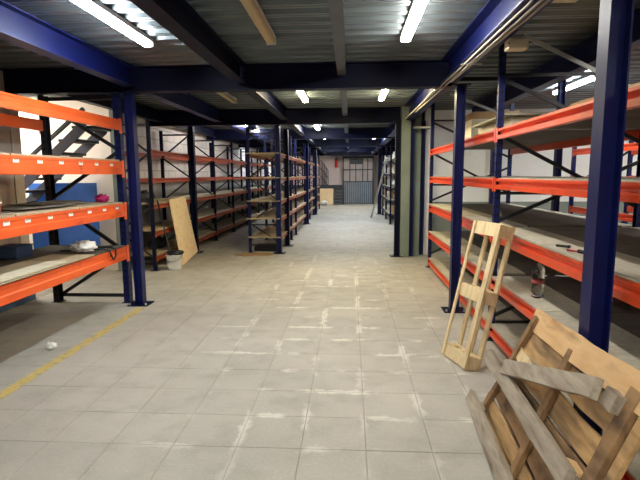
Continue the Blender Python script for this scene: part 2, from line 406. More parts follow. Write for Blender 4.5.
column(-3.02, 9.3, 'dark column behind the leaning plywood sheet', m=BLUED)
column(-1.36, 9.25, 'blue column at the near end of the double rack left of the aisle', m=BLUE, w=.12)
column(-1.33, 10.25, 'second dark column along the left side of the aisle', m=BLUED, w=.14)
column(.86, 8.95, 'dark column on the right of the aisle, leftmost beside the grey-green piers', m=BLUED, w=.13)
column(1.105, 8.9, 'blue column between the two grey-green piers', m=BLUE, w=.13, d=.07, plate=False)
column(1.315, 9.08, 'blue column between grey-green pier and far end of right orange rack', m=BLUE, w=.12, d=.08, plate=False)
column(-1.33, 14.9, 'deep blue column midway down the left side of the aisle', m=BLUE, w=.16, d=.14)
column(-1.33, 18.6, 'small far blue column left of the aisle before the stairs', m=BLUE, w=.16, d=.14)
column(1.12, 18.6, 'far blue column right of the aisle beside the grey shutter', m=BLUE, w=.16, d=.14)
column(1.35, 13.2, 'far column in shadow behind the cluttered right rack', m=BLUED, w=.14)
column(2.66, 6.5, 'slim blue post behind the right orange rack, right one of two', m=BLUE, w=.08, d=.075, top=2.69)
column(2.62, 9.25, 'slim blue post against the white back wall, left one of two', m=BLUE, w=.08, d=.075, top=2.69)

# ------------------------------------------------------------------ racks
def post(t, x, y, top, m, w=.055, d=.05, holes=True, face=-1):
    mb = MB()
    # open C section facing along the frame
    tt = .004
    s = 1 if face > 0 else -1
    mb.box(x - d/2, x + d/2, y - w/2, y - w/2 + tt, .004, top); mb.box(x - d/2, x + d/2, y + w/2 - tt, y + w/2, .004, top)
    xo = x + s * d / 2
    mb.box(min(xo, xo - s * tt), max(xo, xo - s * tt), y - w/2, y + w/2, .004, top)
    if holes:
        z = .08
        while z < top - .04:
            for yy in (y - w*.25, y + w*.25):
                mb.box(min(xo, xo + s * .0012), max(xo, xo + s * .0012), yy - .005, yy + .005, z, z + .02, 1)
            mb.box(x - .012, x + .012, y - w/2 - .0012, y - w/2, z, z + .022, 1)
            z += .075
    o = mb.build('upright', [m, HOLE], t)
    MB().box(x - .06, x + .06, y - .06, y + .06, .0005, .005).build('foot_plate', BLACK, t)
    return o
def frame(t, xf, xr, y, top, m, bm, zs, hz=(), holes=True, bw=.03, s=1, pw=.055, pd=.05, mr=None):
    post(t, xf, y, top, m, pw, pd, holes=holes, face=-1 if xf < xr else 1); post(t, xr, y, top, mr or m, pw, pd, holes=holes, face=1 if xf < xr else -1)
    for i in range(len(zs) - 1):
        a, b = (xf, xr) if (i % 2 == 0) == (s > 0) else (xr, xf)
        MB().bar((a, y, zs[i]), (b, y, zs[i + 1]), bw, bw * .8, (0, 1, 0)).build('brace', bm, t)
    for z in hz:
        MB().bar((xf, y, z), (xr, y, z), bw, bw * .8, (0, 1, 0)).build('brace', bm, t)
def rbeam(t, x, y0, y1, ztop, h, m, s=-1, step=.018, dep=.045, conn=True):
    """stepped box beam; s is the side (in X) its face looks to"""
    f = x + s * ((.035 if m is ORANGE else .025) + .004)
    poly = [(0, 0), (0, h * .42), (-step * s, h * .5), (-step * s, h * .80), (-step * s * .35, h * .86), (-step * s * .35, h), (-dep * s, h), (-dep * s, 0)]
    if m is not ORANGE: poly = [(0, 0), (0, h * .38), (-step * s, h * .46), (-step * s * .9, h * .62), (-.004 * s, h * .80), (-.004 * s, h), (-dep * s, h), (-dep * s, 0)]
    mb = MB(); mb.prism(poly, lambda a, b: (f + a, y0 + .045, ztop - h + b), lambda a, b: (f + a, y1 - .045, ztop - h + b))
    if conn:
        for yy in (y0 + .028, y1 - .028):
            cw = .03 if h > .115 and dep < .05 and m is ORANGE else .018
            mb.box(min(f + s*.002, f - s*.006), max(f + s*.002, f - s*.006), yy - cw, yy + cw, ztop - h - cw * 1.2, ztop + .012)
    return mb.build('beam', m, t)
def boards(t, x0, x1, y0, y1, z, th, m, n, jit=.01, name='shelf_board'):
    L = (y1 - y0) / n
    for i in range(n):
        j = random.uniform(-jit, jit); dz = random.uniform(0, .003)
        MB().box(x0 + j, x1 + j, y0 + i * L + .003, y0 + (i + 1) * L - .003, z + .001 + dz, z + th + dz).build(name, m, t)

# --- A: near rack on the left
A = thing('pallet_rack', 'bright orange and blue pallet rack at the left edge with white beam tags', 'rack', (-3.1, 4.2, 0), 'pallet racks')
frame(A, -2.65, -3.52, 5.55, 2.42, BLUE, BLACK, [.06, .61, 1.23, 1.79, 2.34], hz=(.085, 2.38), bw=.038, s=-1, pw=.09, pd=.07, mr=BLACK)
frame(A, -2.65, -3.52, 2.72, 2.42, BLUE, BLACK, [.06, .61, 1.23, 1.79, 2.34], hz=(.085, 2.38), bw=.038, s=-1, pw=.09, pd=.07, mr=BLACK)
lab_u = {1.665: (3.72, 4.02, 4.33, 4.65, 4.95, 5.27), 1.185: (3.55, 3.80, 4.10, 4.42, 4.75, 5.05, 5.34)}
for zt, h in ((.682, .145), (1.185, .15), (1.665, .145), (2.137, .118)):
    bmn = rbeam(A, -2.65, 2.72, 5.55, zt, h, ORANGE, s=1, step=.008)
    rbeam(A, -3.52, 2.72, 5.55, zt, h, ORANGE, s=-1, step=.008)
    for y in lab_u.get(zt, ()):
        xx = -2.65 + .039 - .0075
        lb = MB().box(xx, xx + .0015, y - .035, y + .035, zt - .055, zt - .012)
        lb.box(xx + .0015, xx + .0019, y - .026, y + .026, zt - .036, zt - .032, 1)
        for q in range(6): lb.box(xx + .0015, xx + .0019, y - .024 + q * .009, y - .020 + q * .009, zt - .030, zt - .018, 1)
        lb.build('tag', [TAGW, INK], bmn)
for zt in (1.185, 1.665):
    boards(A, -3.53, -2.63, 2.78, 5.5, zt, .018, CHIP, 3)
boards(A, -3.53, -2.63, 2.78, 5.5, .682, .012, DARKB, 3)
for k in range(2): boards(A, -3.05 + k * .05, -2.592 - k * .008, 2.8, 4.75 - k * .5, .6975 + k * .019, .014, CREAMB if k else CHIP, 1)

# --- B: long rack row along the left wall
B = thing('pallet_rack', 'long dim rack row along the white block wall on the left', 'rack', (-3.4, 13, 0), 'pallet racks')
BX, BR = -3.10, -3.66
yb = [7.47, 9.42, 11.05, 12.8, 14.6, 16.4, 18.2, 20.0, 21.8]
for i, y in enumerate(yb):
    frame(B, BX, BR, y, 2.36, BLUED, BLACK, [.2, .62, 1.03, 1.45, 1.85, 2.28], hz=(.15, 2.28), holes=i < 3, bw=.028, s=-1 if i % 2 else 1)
for i in range(len(yb) - 1):
    for zt in (.22, .62, 1.05, 1.46, 1.90):
        if i == 0 and zt == .22: pass
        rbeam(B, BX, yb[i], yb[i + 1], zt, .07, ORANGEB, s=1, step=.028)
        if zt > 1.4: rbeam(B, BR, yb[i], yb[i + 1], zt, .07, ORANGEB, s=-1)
        if zt < 1.4: boards(B, BR, BX + .01, yb[i] + .05, yb[i + 1] - .05, zt, .016, CHIPG if i else CHIP, 1)

# --- C: double rack row left of the aisle
C_ = thing('pallet_rack', 'blue rack row lining the left side of the central aisle, wooden shelves', 'rack', (-1.65, 15, 0), 'pallet racks')
CX, CR = -1.36, -1.94
yc = [9.32, 11.2, 12.2, 14.75, 16.5, 18.3, 20.0, 21.6]
for i, y in enumerate(yc):
    frame(C_, CX, CR, y, 2.38, BLUE, BLACK, [.2, .58, 1.0, 1.45, 1.9, 2.3], hz=(.15, .55, .97, 2.28), holes=i < 1, bw=.024, s=-1 if i % 2 else 1)
for i in range(len(yc) - 1):
    for zt in (.30, .66, 1.0, 1.44, 1.90):
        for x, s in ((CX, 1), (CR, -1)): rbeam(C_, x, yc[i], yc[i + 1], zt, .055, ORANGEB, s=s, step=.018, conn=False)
        boards(C_, CR - .03, CX + .03, yc[i] - (.12 if i == 0 else 0), yc[i + 1] - .03, zt, .018, CHIP, 1)

# --- D: far right cluttered rack
D_ = thing('pallet_rack', 'far cluttered rack on the right of the aisle behind the ladder', 'rack', (1.5, 17, 0), 'pallet racks')
yd = [11.2, 13.0, 14.8, 16.6, 18.2, 20.0]
for i, y in enumerate(yd):
    if y > 14: frame(D_, 1.22, 1.80, y, 2.38, BLUED, BLACK, [.2, .62, 1.03, 1.45, 1.9, 2.3], holes=False, bw=.026)
for i in range(2, len(yd) - 1):
    for zt in (.30, .72, 1.12, 1.52, 1.92):
        for x, s in ((1.22, -1), (1.80, 1)): rbeam(D_, x, yd[i], yd[i + 1], zt, .07, BLUED, s=s, conn=False)
        boards(D_, 1.19, 1.83, yd[i] + .03, yd[i + 1] - .03, zt, .016, CHIPG, 1)

# --- E: near rack on the right
E_ = thing('pallet_rack', 'deep red-orange rack filling the right side behind the two pallets', 'rack', (1.9, 4.4, 0), 'pallet racks')
EX, ER = 1.29, 2.50
ye = [.88, 4.39, 7.90]
for y in ye:
    frame(E_, EX, ER, y, 2.60, BLUE, BLACK, [], hz=(.12, .55, 1.33, 2.33), bw=.026)
    for za, zb in ((.22, .80), (1.08, 1.60), (1.83, 1.20), (2.30, 1.75)): MB().bar((EX, y - .012, za), (ER, y + .012, zb), .03, .024, (0, 1, 0)).build('brace', BLACK, E_)
EL = ((.15, .10), (.585, .10), (1.02, .108), (1.458, .09), (1.882, .088))
for i in range(2):
    for zt, h in EL:
        rbeam(E_, EX, ye[i], ye[i + 1], zt, h, ORANGER, s=-1, step=.032, dep=.05)
        rbeam(E_, ER, ye[i], ye[i + 1], zt, h, ORANGER, s=1, step=.02)
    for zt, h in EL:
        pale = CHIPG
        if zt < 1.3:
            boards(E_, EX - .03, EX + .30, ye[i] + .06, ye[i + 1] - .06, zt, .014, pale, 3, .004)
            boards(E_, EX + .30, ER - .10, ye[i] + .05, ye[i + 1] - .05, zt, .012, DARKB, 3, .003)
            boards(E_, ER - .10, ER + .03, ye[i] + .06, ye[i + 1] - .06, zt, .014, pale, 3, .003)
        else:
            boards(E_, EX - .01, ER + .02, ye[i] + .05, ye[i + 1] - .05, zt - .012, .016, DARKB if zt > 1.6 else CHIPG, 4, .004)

# --- F: rack further right
F_ = thing('pallet_rack', 'small-looking orange rack in the far right corner before the white wall', 'rack', (4.2, 6, 0), 'pallet racks')
yf = [3.25, 5.65, 8.05]
for y in yf: frame(F_, 3.54, 4.4, y, 2.3, BLUE, BLACK, [.2, .75, 1.3, 1.85, 2.25], hz=(.15,), holes=False)
for i in range(2):
    for zt in (.15, .585, .98, 1.455, 1.87):
        rbeam(F_, 3.54, yf[i], yf[i + 1], zt, .09, ORANGER, s=-1); rbeam(F_, 4.4, yf[i], yf[i + 1], zt, .09, ORANGER, s=1)

# ------------------------------------------------------------------ lamps
def lamp(x, y, label, m, z=2.615, w=.085, L=1.22, lit=True, ax='y'):
    t = thing('fluorescent_lamp', label, 'lamp', (x, y, z), 'ceiling batten lamps')
    MB().box(x - w/2, x + w/2, y - L/2, y + L/2, z + .035, z + .075).build('housing', LAMPW, t, bevel=.004)
    prof = [(-w/2 * .92, .036), (-w/2 * .9, .012), (-w/2 * .6, 0), (w/2 * .6, 0), (w/2 * .9, .012), (w/2 * .92, .036)]
    MB().prism(prof, lambda a, b: (x + a, y - L/2 + .03, z + b), lambda a, b: (x + a, y + L/2 - .03, z + b)).build('diffuser', m, t)
    for s in (-1, 1):
        yy = y + s * (L/2 - .015)
        MB().box(x - w/2, x + w/2, yy - .016, yy + .016, z + .002, z + .04).build('end_cap', LAMPW, t, bevel=.004)
    return t
lamp(-1.76, 3.75, 'lit white tube lamp at top left, nearest of the lamps', TUBE_C)
lamp(-.68, 3.75, 'unlit yellowed tube lamp between the two nearest lit ones', OFFT)
lamp(.47, 3.78, 'lit white tube lamp above the right half of the aisle, nearest the camera', TUBE_N)
lamp(-.69, 7.15, 'lit warm lamp beyond the first cross beam, left of the joist', TUBE_W)
lamp(.475, 7.1, 'lit warm lamp beyond the first cross beam, right of the joist', TUBE_W)
lamp(-1.8, 7.1, 'dark unlit lamp beyond the first cross beam, far left', OFFT)
lamp(-.80, 11.9, 'lit lamp beyond the second cross beam over the aisle', TUBE_N)
lamp(-2.4, 10.75, 'lit lamp over the side aisle between left racks, nearer one', TUBE_N)
lamp(-2.4, 13.0, 'lit lamp over the side aisle between left racks, farther one', TUBE_N)
lamp(-2.5, 17.5, 'distant small lit lamp seen through the left rack row', TUBE_C)
lamp(-2.5, 22.3, 'most distant lit lamp seen through the left rack row', TUBE_C)
lamp(-.8, 15.08, 'distant lit lamp over the aisle beyond the third cross beam, left', TUBE_C)
lamp(.75, 15.08, 'distant lit lamp over the aisle beyond the third cross beam, right', TUBE_C)
lamp(0, 19.2, 'lit lamp over the far aisle hidden among cross beams', TUBE_C)
lamp(-.4, 22.6, 'lit lamp nearest the far stairs and shutter', TUBE_N)
lamp(1.9, 12.5, 'lit lamp above the far right side aisle', TUBE_N)
lamp(2.92, 6.75, 'lit tube lamp above the right rack beside the blue beam', TUBE_C)
for i, (x, y) in enumerate(((-1.76, .1), (.47, .1), (2.95, 2.9), (-1.76, -3.6), (.47, -3.6), (2.95, -1.0))):  # unseen lamps added to light the near floor and right rack
    lamp(x, y, ['lit tube lamp overhead to the left', 'lit tube lamp overhead to the right', 'lit tube lamp over the right rack beyond the frame',
                'lit tube lamp behind the viewpoint, left', 'lit tube lamp behind the viewpoint, right', 'lit tube lamp behind the viewpoint above the right rack'][i], TUBE_N)
for i, (x, y) in enumerate(((5.25, 7.6), (5.25, 4.6))):  # unseen lamps added to brighten the wall on the right
    lamp(x, y, ['lit tube lamp in the far right corner beyond the frame', 'lit tube lamp over the last right aisle beyond the frame'][i], TUBE_N)
lamp(-.8, 19.2, 'lit lamp over the far aisle hidden among cross beams, left of its pair', TUBE_C)  # extra lamp added to brighten the far floor
lamp(.75, 22.6, 'lit lamp just before the grey gate, to the right', TUBE_N)  # also added for more light at the far end of the aisle
lamp(-5.3, 6.7, 'lit lamp in the stair recess on the left', TUBE_N)  # this and the next are unseen, added to light the stair wall
lamp(-5.6, 6.4, 'second lit lamp in the stair recess on the left', TUBE_N)

# ------------------------------------------------------------------ conduits, boxes, rods near beam D
cd = thing('conduit_bundle', 'pale grey conduits running along the right blue beam into junction boxes', 'conduit', (1.14, 5, 2.45))
for k, (xa, xb, dz, yy) in enumerate(((.93, .985, 0, 8.6), (.985, 1.03, .0, 7.6), (1.03, 1.075, .004, 5.2))):
    pts = [(xa + (xb - xa) * i / 10, yy + (2.9 - k * .12 - yy) * i / 10, 2.427 + dz + random.uniform(-.003, .003)) for i in range(11)]
    x_, y_, z_ = pts[-1]; pts += [(x_ + .01, y_ - .10, z_ + .02), (x_ + .015, y_ - .16, z_ + .09), (x_ + .015, y_ - .17, 2.68 if k else 2.6)]
    MB().tube(pts, .0085, 8).build('conduit', CABLE, cd)
MB().box(.93, .948, 5.62, 5.65, 2.41, 2.67).build('hanger_strap', GALVR, cd)
MB().box(.93, 1.10, 4.30, 4.33, 2.408, 2.416).build('hanger_strap', GALVR, cd)
for i, (x0, x1, y0, y1, z0, z1, lb) in enumerate(((1.095, 1.235, 3.60, 3.70, 2.36, 2.43, 'beige trunking box at the end of the pale conduits'),
                                        (1.17, 1.32, 3.00, 3.10, 2.49, 2.56, 'beige junction box near the top, right of the conduit bend'))):
    bt = thing('junction_box', lb, 'box', ((x0 + x1) / 2, y0, z0))
    MB().box(x0, x1, y0, y1, z0, z1).build('case', BOXC, bt, bevel=.006)
    MB().box(x0 + .01, x1 - .01, y0 - .008, y0, z0 + .01, z1 - .01).build('cover', BOXC, bt, bevel=.003)
    for q in (-1, 1): MB().tube([((x0 + x1) / 2 + q * .07, y0 - .012, (z0 + z1) / 2), ((x0 + x1) / 2 + q * .07, y0 - .007, (z0 + z1) / 2)], .006, 8).build('screw', BLACK, bt)
tag(MB().bar((1.33, 4.0, 2.55), (2.10, 3.9, 2.13), .03, .008, (0, 1, 0)).build('brace_rod', GALVR), 'pale galvanised flat brace crossing from junction box to nearest column', 'brace', 'galvanised braces')
tag(MB().bar((1.2, 6.1, 2.45), (1.95, 6.3, 2.2), .03, .008, (0, 1, 0)).build('brace_rod', GALVR), 'pale galvanised brace above the cartons on the top right shelf', 'brace', 'galvanised braces')
tag(MB().bar((1.12, 8.84, 2.31), (1.27, 7.94, 2.23), .03, .03, (0, 1, 0)).build('brace_rod', GALVR), 'short pale horizontal bar between blue columns and the rack end', 'brace', 'galvanised braces')

# ------------------------------------------------------------------ goods on the right rack
def carton(x0, x1, y0, y1, z0, h, m, label, name='carton', cat='carton', group='goods on the top right shelf'):
    t = thing(name, label, cat, ((x0 + x1) / 2, (y0 + y1) / 2, z0), group)
    MB().box(x0, x1, y0, y1, z0, z0 + h).build('body', m, t, bevel=.004)
    MB().box(x0 - .0015, x1 + .0015, (y0 + y1) / 2 - .025, (y0 + y1) / 2 + .025, z0 + h * .5, z0 + h + .0015).build('tape', CHIP, t)
    return t
TZ = 1.880
carton(1.67, 2.29, 6.9, 7.6, TZ + .358, .10, CARD, 'brown cardboard carton on the top right shelf at its far end')
carton(1.64, 2.33, 6.85, 7.65, TZ + .012, .343, CREAMB, 'tall cream carton under the brown carton on the top right shelf')
carton(1.62, 2.40, 5.1, 6.4, TZ + .012, .175, CREAMB, 'long low cream carton on the top right shelf under a loose board')
tag(MB().box(1.52, 2.42, 5.0, 6.3, TZ + .190, TZ + .212).build('loose_board', CHIPG, bevel=.002), 'thin pale board lying across the long low carton, top right shelf', 'board')
for k in range(5):
    x0 = 1.72 + random.uniform(-.03, .03)
    s_ = tag(MB().box(x0, x0 + .75, 1.7 + random.uniform(-.1, .1), 4.1 + random.uniform(-.05, .05), TZ + .012 + k * .031, TZ + .041 + k * .031).build('panel_sheet', CREAMB if k % 2 else CARD, bevel=.002),
        ['brown board lowest in the stack on the nearest top right shelf', 'cream board second from bottom in the nearest top right stack', 'brown board in the middle of the nearest top right stack',
         'cream board second from top in the nearest top right stack', 'brown board topmost in the stack on the nearest top right shelf'][k], 'board', 'boards stacked on the top right shelf')
# bottle
bz = .6015
bt = thing('plastic_bottle', 'clear plastic bottle with red label standing on the right rack shelf', 'bottle', (1.37, 3.57, bz))
bx, by = 1.37, 3.57
MB().lathe((bx, by, bz), [(.030, 0), (.042, .006), (.043, .05), (.040, .08), (.043, .10), (.043, .16), (.040, .175), (.043, .19), (.040, .215), (.026, .245), (.014, .265), (.013, .28)], 24).build('body', GLASS, bt)
MB().lathe((bx, by, bz), [(.0445, .108), (.0447, .11), (.0447, .132), (.0445, .134)], 24).build('paper_label', FADED, bt)
MB().lathe((bx, by, bz), [(.016, .275), (.016, .295), (.001, .296)], 16).build('cap', WHITE, bt)
# small tools on level 3
z3 = 1.0365
t = thing('screwdriver', 'black and red screwdriver on the right rack shelf beside nearest column', 'tool', (1.5, 3.0, z3))
MB().tube([(1.335, 2.90, z3 + .012), (1.36, 2.83, z3 + .012)], [.012, .010], 8).build('handle', BLACKR, t)
MB().tube([(1.30, 2.97, z3 + .008), (1.335, 2.90, z3 + .011)], .006, 6).build('shank', RED, t)
t = thing('metal_rod', 'short dark metal rod lying on the right rack shelf', 'tool', (1.5, 3.3, z3))
MB().tube([(1.31, 3.15, z3 + .010), (1.36, 3.10, z3 + .010)], .008, 8).build('shaft', BLACKR, t)
MB().tube([(1.36, 3.10, z3 + .010), (1.37, 3.09, z3 + .010)], .010, 8).build('tip', BLACKR, t)
t = thing('pipe_fitting', 'dark grey pipe elbow on the shelf behind the slim pallet top', 'fitting', (1.40, 4.75, z3))
MB().tube([(1.40, 4.75, z3 + .001), (1.40, 4.75, z3 + .05), (1.41, 4.74, z3 + .075), (1.44, 4.72, z3 + .085)], .028, 10).build('elbow', GREYS, t)
MB().tube([(1.40, 4.75, z3 + .0005), (1.40, 4.75, z3 + .014)], .036, 10).build('collar', BLACKR, t)

# ------------------------------------------------------------------ standing slim pallet
def vec(*a): return Vector(a)
P1 = thing('slim_pallet', 'pale new-wood narrow pallet standing on end against the right rack', 'pallet', (.9, 3.75, 0), 'wooden pallets')
c0 = vec(.89, 3.62, 0.012); wd = vec(-.115, .345, 0).normalized()
topc = vec(1.145, 3.68, 1.10); sd = (topc - c0); sd -= wd * sd.dot(wd); sd.normalize(); td = sd.cross(wd).normalized()
if td.x < 0: td = -td
def pb(u0, u1, t0, t1, s0, s1, name='slat', m=PINE):
    c = c0 + wd * (u0 + u1) / 2 + td * (t0 + t1) / 2 + sd * (s0 + s1) / 2
    return MB().obox(c, wd * (u1 - u0) / 2, td * (t1 - t0) / 2, sd * (s1 - s0) / 2).build(name, m, P1, bevel=.002)
W_, T_ = .365, .115
for s0 in (0, .52, 1.04):
    pb(0, W_, 0, .018, s0, s0 + .105, 'cross_board')
    pb(0, W_, T_ - .018, T_, s0, s0 + .105, 'cross_board')
    for u in (0.0, W_ / 2 - .035, W_ - .06): pb(u + .001, u + .06, .019, T_ - .019, s0 + .003, s0 + .10, 'block')
for (u0, u1, t0, t1) in ((W_ - .032, W_, -.016, -.0005), (.0, .055, -.017, -.0005), (.02, .07, T_ + .0005, T_ + .018), (.155, .20, T_ + .0005, T_ + .018), (W_ - .05, W_, T_ + .0005, T_ + .018)):
    pb(u0, u1, t0, t1, .005, 1.14, 'long_slat')

# ------------------------------------------------------------------ broken weathered pallet (plane a,b,n)
P2 = thing('broken_pallet', 'large broken weathered wooden pallet leaning at the lower right', 'pallet', (.85, 2.4, 0), 'wooden pallets')
p0 = vec(.80, 3.10, 0.0); da = vec(-.0721, -.9974, 0); de = vec(.38786, -.02804, .92129); dn = vec(-.91889, .06643, .38887)
def P(a, b, n=0): return p0 + da * a + de * b + dn * n
def plank(a0, b0, a1, b1, w, th, n0, n1, name, m, rough=.006, seg=10, tw=0):
    """plank from (a0,b0) to (a1,b1) in the pallet plane, width w, slightly wavy edges"""
    A, Bq = P(a0, b0, n0), P(a1, b1, n1); d = (Bq - A); L = d.length; d.normalize()
    side = dn.cross(d).normalized(); nn = d.cross(side).normalized()
    if nn.dot(dn) < 0: nn = -nn
    vs = []; fs = []; sd_ = random.random() * 50
    for i in range(seg + 1):
        f = i / seg; c = A + d * L * f + nn * (tw * math.sin(math.pi * f))
        e1 = rough * noise.noise(Vector((sd_, f * 5, 0))) * 2; e2 = rough * noise.noise(Vector((sd_, f * 5, 9))) * 2
        for (p, q) in ((-w/2 + e1, 0), (w/2 + e2, 0), (w/2 + e2, th), (-w/2 + e1, th)): vs.append(c + side * p + nn * q)
    for i in range(seg):
        for k in range(4): fs.append((i*4 + k, i*4 + (k+1) % 4, i*4 + 4 + (k+1) % 4, i*4 + 4 + k))
    fs += [(3, 2, 1, 0), tuple(seg*4 + k for k in range(4))]
    mb = MB().add(vs, fs); o = mb.build(name, m, P2, bevel=.0025); return o
# deck boards (behind)
plank(.16, .71, 1.46, .80, .13, .018, -.055, -.03, 'deck_board', WOODL, tw=.01)
plank(.17, .58, 1.42, .65, .122, .018, -.06, -.055, 'deck_board', WOODM)
plank(.15, .445, 1.44, .50, .12, .018, -.06, -.06, 'deck_board', WOODM)
plank(.12, .325, 1.46, .365, .11, .018, -.06, -.06, 'deck_board', WOODD)
plank(.10, .22, 1.44, .225, .10, .018, -.06, -.06, 'deck_board', WOODD)
plank(.08, .115, 1.42, .11, .08, .018, -.055, -.06, 'deck_board', WOODM)
plank(.08, .04, 1.42, .03, .05, .018, -.05, -.05, 'deck_board', WOODM)
plank(.20, .50, .52, .475, .075, .016, -.042, -.042, 'splinter', PINE, .006, tw=0)
# cross boards
plank(.17, .05, .25, .735, .050, .028, -.040, -.040, 'cross_board', WOODD)
plank(.86, .04, .80, .74, .055, .028, -.040, -.040, 'cross_board', WOODD)
plank(1.38, .12, 1.37, .80, .075, .028, -.040, -.032, 'cross_board', WOODD)
plank(1.47, .05, 1.455, .76, .05, .022, -.040, -.04, 'cross_board', WOODM)
# skids (grey) in front
plank(-.03, .035, 1.40, .055, .085, .035, .0, .0, 'skid', WOODG, .004)
plank(-.05, .335, 1.33, .365, .085, .035, .0, .002, 'skid', WOODG, .004)
plank(.30, .40, 1.28, .725, .085, .035, .010, .045, 'skid', WOODG, .004)
# spacer blocks under the skid ends
for a, b in ((.20, .055), (.86, .05), (1.36, .05), (.20, .345), (1.33, .36)):
    c = P(a, b, -.004)
    MB().obox(c, da * .05, de * .035, dn * .006).build('block', WOODG, P2)
MB().obox(P(1.27, .36, -.02), da * .055, de * .045, dn * .022).build('block', WOODL, P2, bevel=.003)
MB().obox(P(1.31, .715, .004), da * .045, de * .036, dn * .026).build('block', WOODG, P2, bevel=.003)
# loose wedge lying on the pallet foot

# ------------------------------------------------------------------ goods on the left rack
z2 = 1.2085
t = tag(MB().blob((-2.80, 5.36, z2 + .04), (.075, .06, .045), .4, 4, seed=3, flat=.1).build('cleaning_cloth', MAGENTA), 'crumpled magenta cloth on the second-highest left shelf near the column', 'cloth')
z1 = .700
t = tag(MB().blob((-2.79, 4.90, .768), (.11, .11, .06), .25, 3, nu=30, nv=18, seed=8, flat=.2).build('plastic_bag', BAG), 'crumpled white plastic bag on the lowest left shelf', 'bag')
cb = thing('cable', 'black cable looped over the lowest left orange beam', 'cable', (-2.62, 5.0, .70))
MB().tube([(-3.10, 4.98, .711), (-2.9, 5.03, .711), (-2.75, 5.05, .715), (-2.66, 5.06, .722), (-2.600, 5.07, .70), (-2.594, 5.09, .64), (-2.594, 5.14, .59), (-2.594, 5.19, .62), (-2.597, 5.20, .69), (-2.64, 5.19, .722), (-2.76, 5.22, .715), (-2.95, 5.32, .711)], .010, 8).build('cord', BLACKR, cb)
MB().tube([(-2.95, 5.32, .717), (-3.0, 5.34, .717)], .016, 8).build('plug', BLACKR, cb)
for k, (y0, y1, x0, x1, dz) in enumerate(((3.7, 4.9, -3.35, -2.80, 0), (3.9, 4.75, -3.3, -2.72, .014), (4.35, 5.1, -3.2, -2.85, .028))):
    mb = MB(); n = 8; vs = []; fs = []
    for i in range(n + 1):
        y = y0 + (y1 - y0) * i / n; zz = z2 + dz + .001 + .010 * (i / n - .5) ** 2
        for q in (0, 1):
            vs += [(x0, y, zz + q * .005), (x1 - .03 * math.sin(i), y, zz + q * .005)]
    for i in range(n):
        o = i * 4
        fs += [(o, o + 4, o + 5, o + 1), (o + 2, o + 3, o + 7, o + 6), (o, o + 2, o + 6, o + 4), (o + 1, o + 5, o + 7, o + 3)]
    fs += [(0, 1, 3, 2), (n*4, n*4 + 2, n*4 + 3, n*4 + 1)]
    tag(mb.add(vs, fs).build('felt_sheet', GREYS), ['lowest grey felt sheet on the left shelf with tags', 'middle grey felt sheet on the left shelf with tags', 'topmost dark felt sheet on the left shelf with tags'][k], 'sheet', 'felt sheets on the left shelf')
t = thing('paper_cup', 'brown cup with pale rim on the left shelf at the frame edge', 'cup', (-2.78, 3.66, z2))
MB().lathe((-2.78, 3.66, z2), [(.035, 0), (.045, .085)], 16).build('body', BROWN, t)
MB().lathe((-2.78, 3.66, z2), [(.046, .083), (.048, .087), (.048, .095), (.001, .096)], 16).build('lid', TAGW, t)
t = thing('plastic_crate', 'blue crate at the left edge on the lowest left shelf', 'crate', (-3.36, 4.62, z1))
MB().box(-3.48, -3.24, 4.5, 4.75, z1, z1 + .11).build('body', SKIRT, t, bevel=.01)
MB().box(-3.487, -3.233, 4.493, 4.757, z1 + .11, z1 + .122).build('rim', SKIRT, t, bevel=.004)
tag(MB().blob((-2.61, 3.95, .030), (.042, .034, .030), .4, 3, seed=4, flat=.0).build('paper_scrap', PAPER), 'small white crumpled scrap on the floor left of the yellow line', 'scrap')

# behind: blue board, stairs
t = thing('blue_board', 'large bright blue board standing against the cream wall behind the left rack', 'board', (-4.25, 7.2, 0))
MB().box(-4.92, -3.86, 7.22, 7.26, .32, 1.40).build('sheet', BLUEP, t)
for x in (-4.75, -4.1): MB().box(x - .02, x + .02, 7.2, 7.27, 0.0, .32).build('leg', BLACK, t)
st = thing('steel_staircase', 'dark steel staircase rising to the right behind the left rack', 'staircase', (-4.6, 6.85, 0))
for y, dz in ((6.58, 0), (7.14, 0)):
    MB().prism([(-5.35, .80), (-5.15, .80), (-3.60, 2.13), (-3.60, 2.30)], lambda a, b: (a, y, b + dz), lambda a, b: (a, y + .03, b + dz)).build('stringer', STAIR, st)
for k in range(8):
    x = -5.25 + k * .205; z = .92 + k * .176
    MB().box(x, x + .30, 6.61, 7.14, z, z + .035).build('tread', BLACK, st)
MB().bar((-5.3, 6.56, 1.06), (-3.60, 6.56, 2.41), .045, .045, (0, 1, 0)).build('handrail', BLACK, st)
for x in (-5.3,): MB().box(x - .05, x + .15, 6.58, 7.17, 0, .82).build('support_post', BLACK, st)
# ------------------------------------------------------------------ leaning plywood sheet, bucket, mop
b0, b1, t1, t0 = vec(-2.80, 7.90, .004), vec(-2.885, 9.0, .07), vec(-3.045, 8.86, 1.13), vec(-3.045, 8.10, 1.10)
nrm = (b1 - b0).cross(t0 - b0).normalized()
if nrm.x < 0: nrm = -nrm
vs = [b0, b1, t1, t0]; vs = vs + [v - nrm * .022 for v in vs]
ply = MB().add(vs, [(0, 1, 2, 3), (7, 6, 5, 4), (0, 4, 5, 1), (1, 5, 6, 2), (2, 6, 7, 3), (3, 7, 4, 0)])
pt = tag(ply.build('plywood_sheet', OSB), 'pale plywood sheet leaning against the left rack row', 'board')
bk = thing('bucket', 'white plastic bucket on the floor beside the leaning plywood sheet', 'bucket', (-2.93, 7.72, 0))
bx, by = -2.83, 7.60
MB().lathe((bx, by, 0), [(.10, .002), (.108, .02), (.130, .225), (.136, .227), (.136, .245), (.128, .245), (.123, .225), (.10, .03), (.001, .028)], 24).build('body', WHITE, bk)
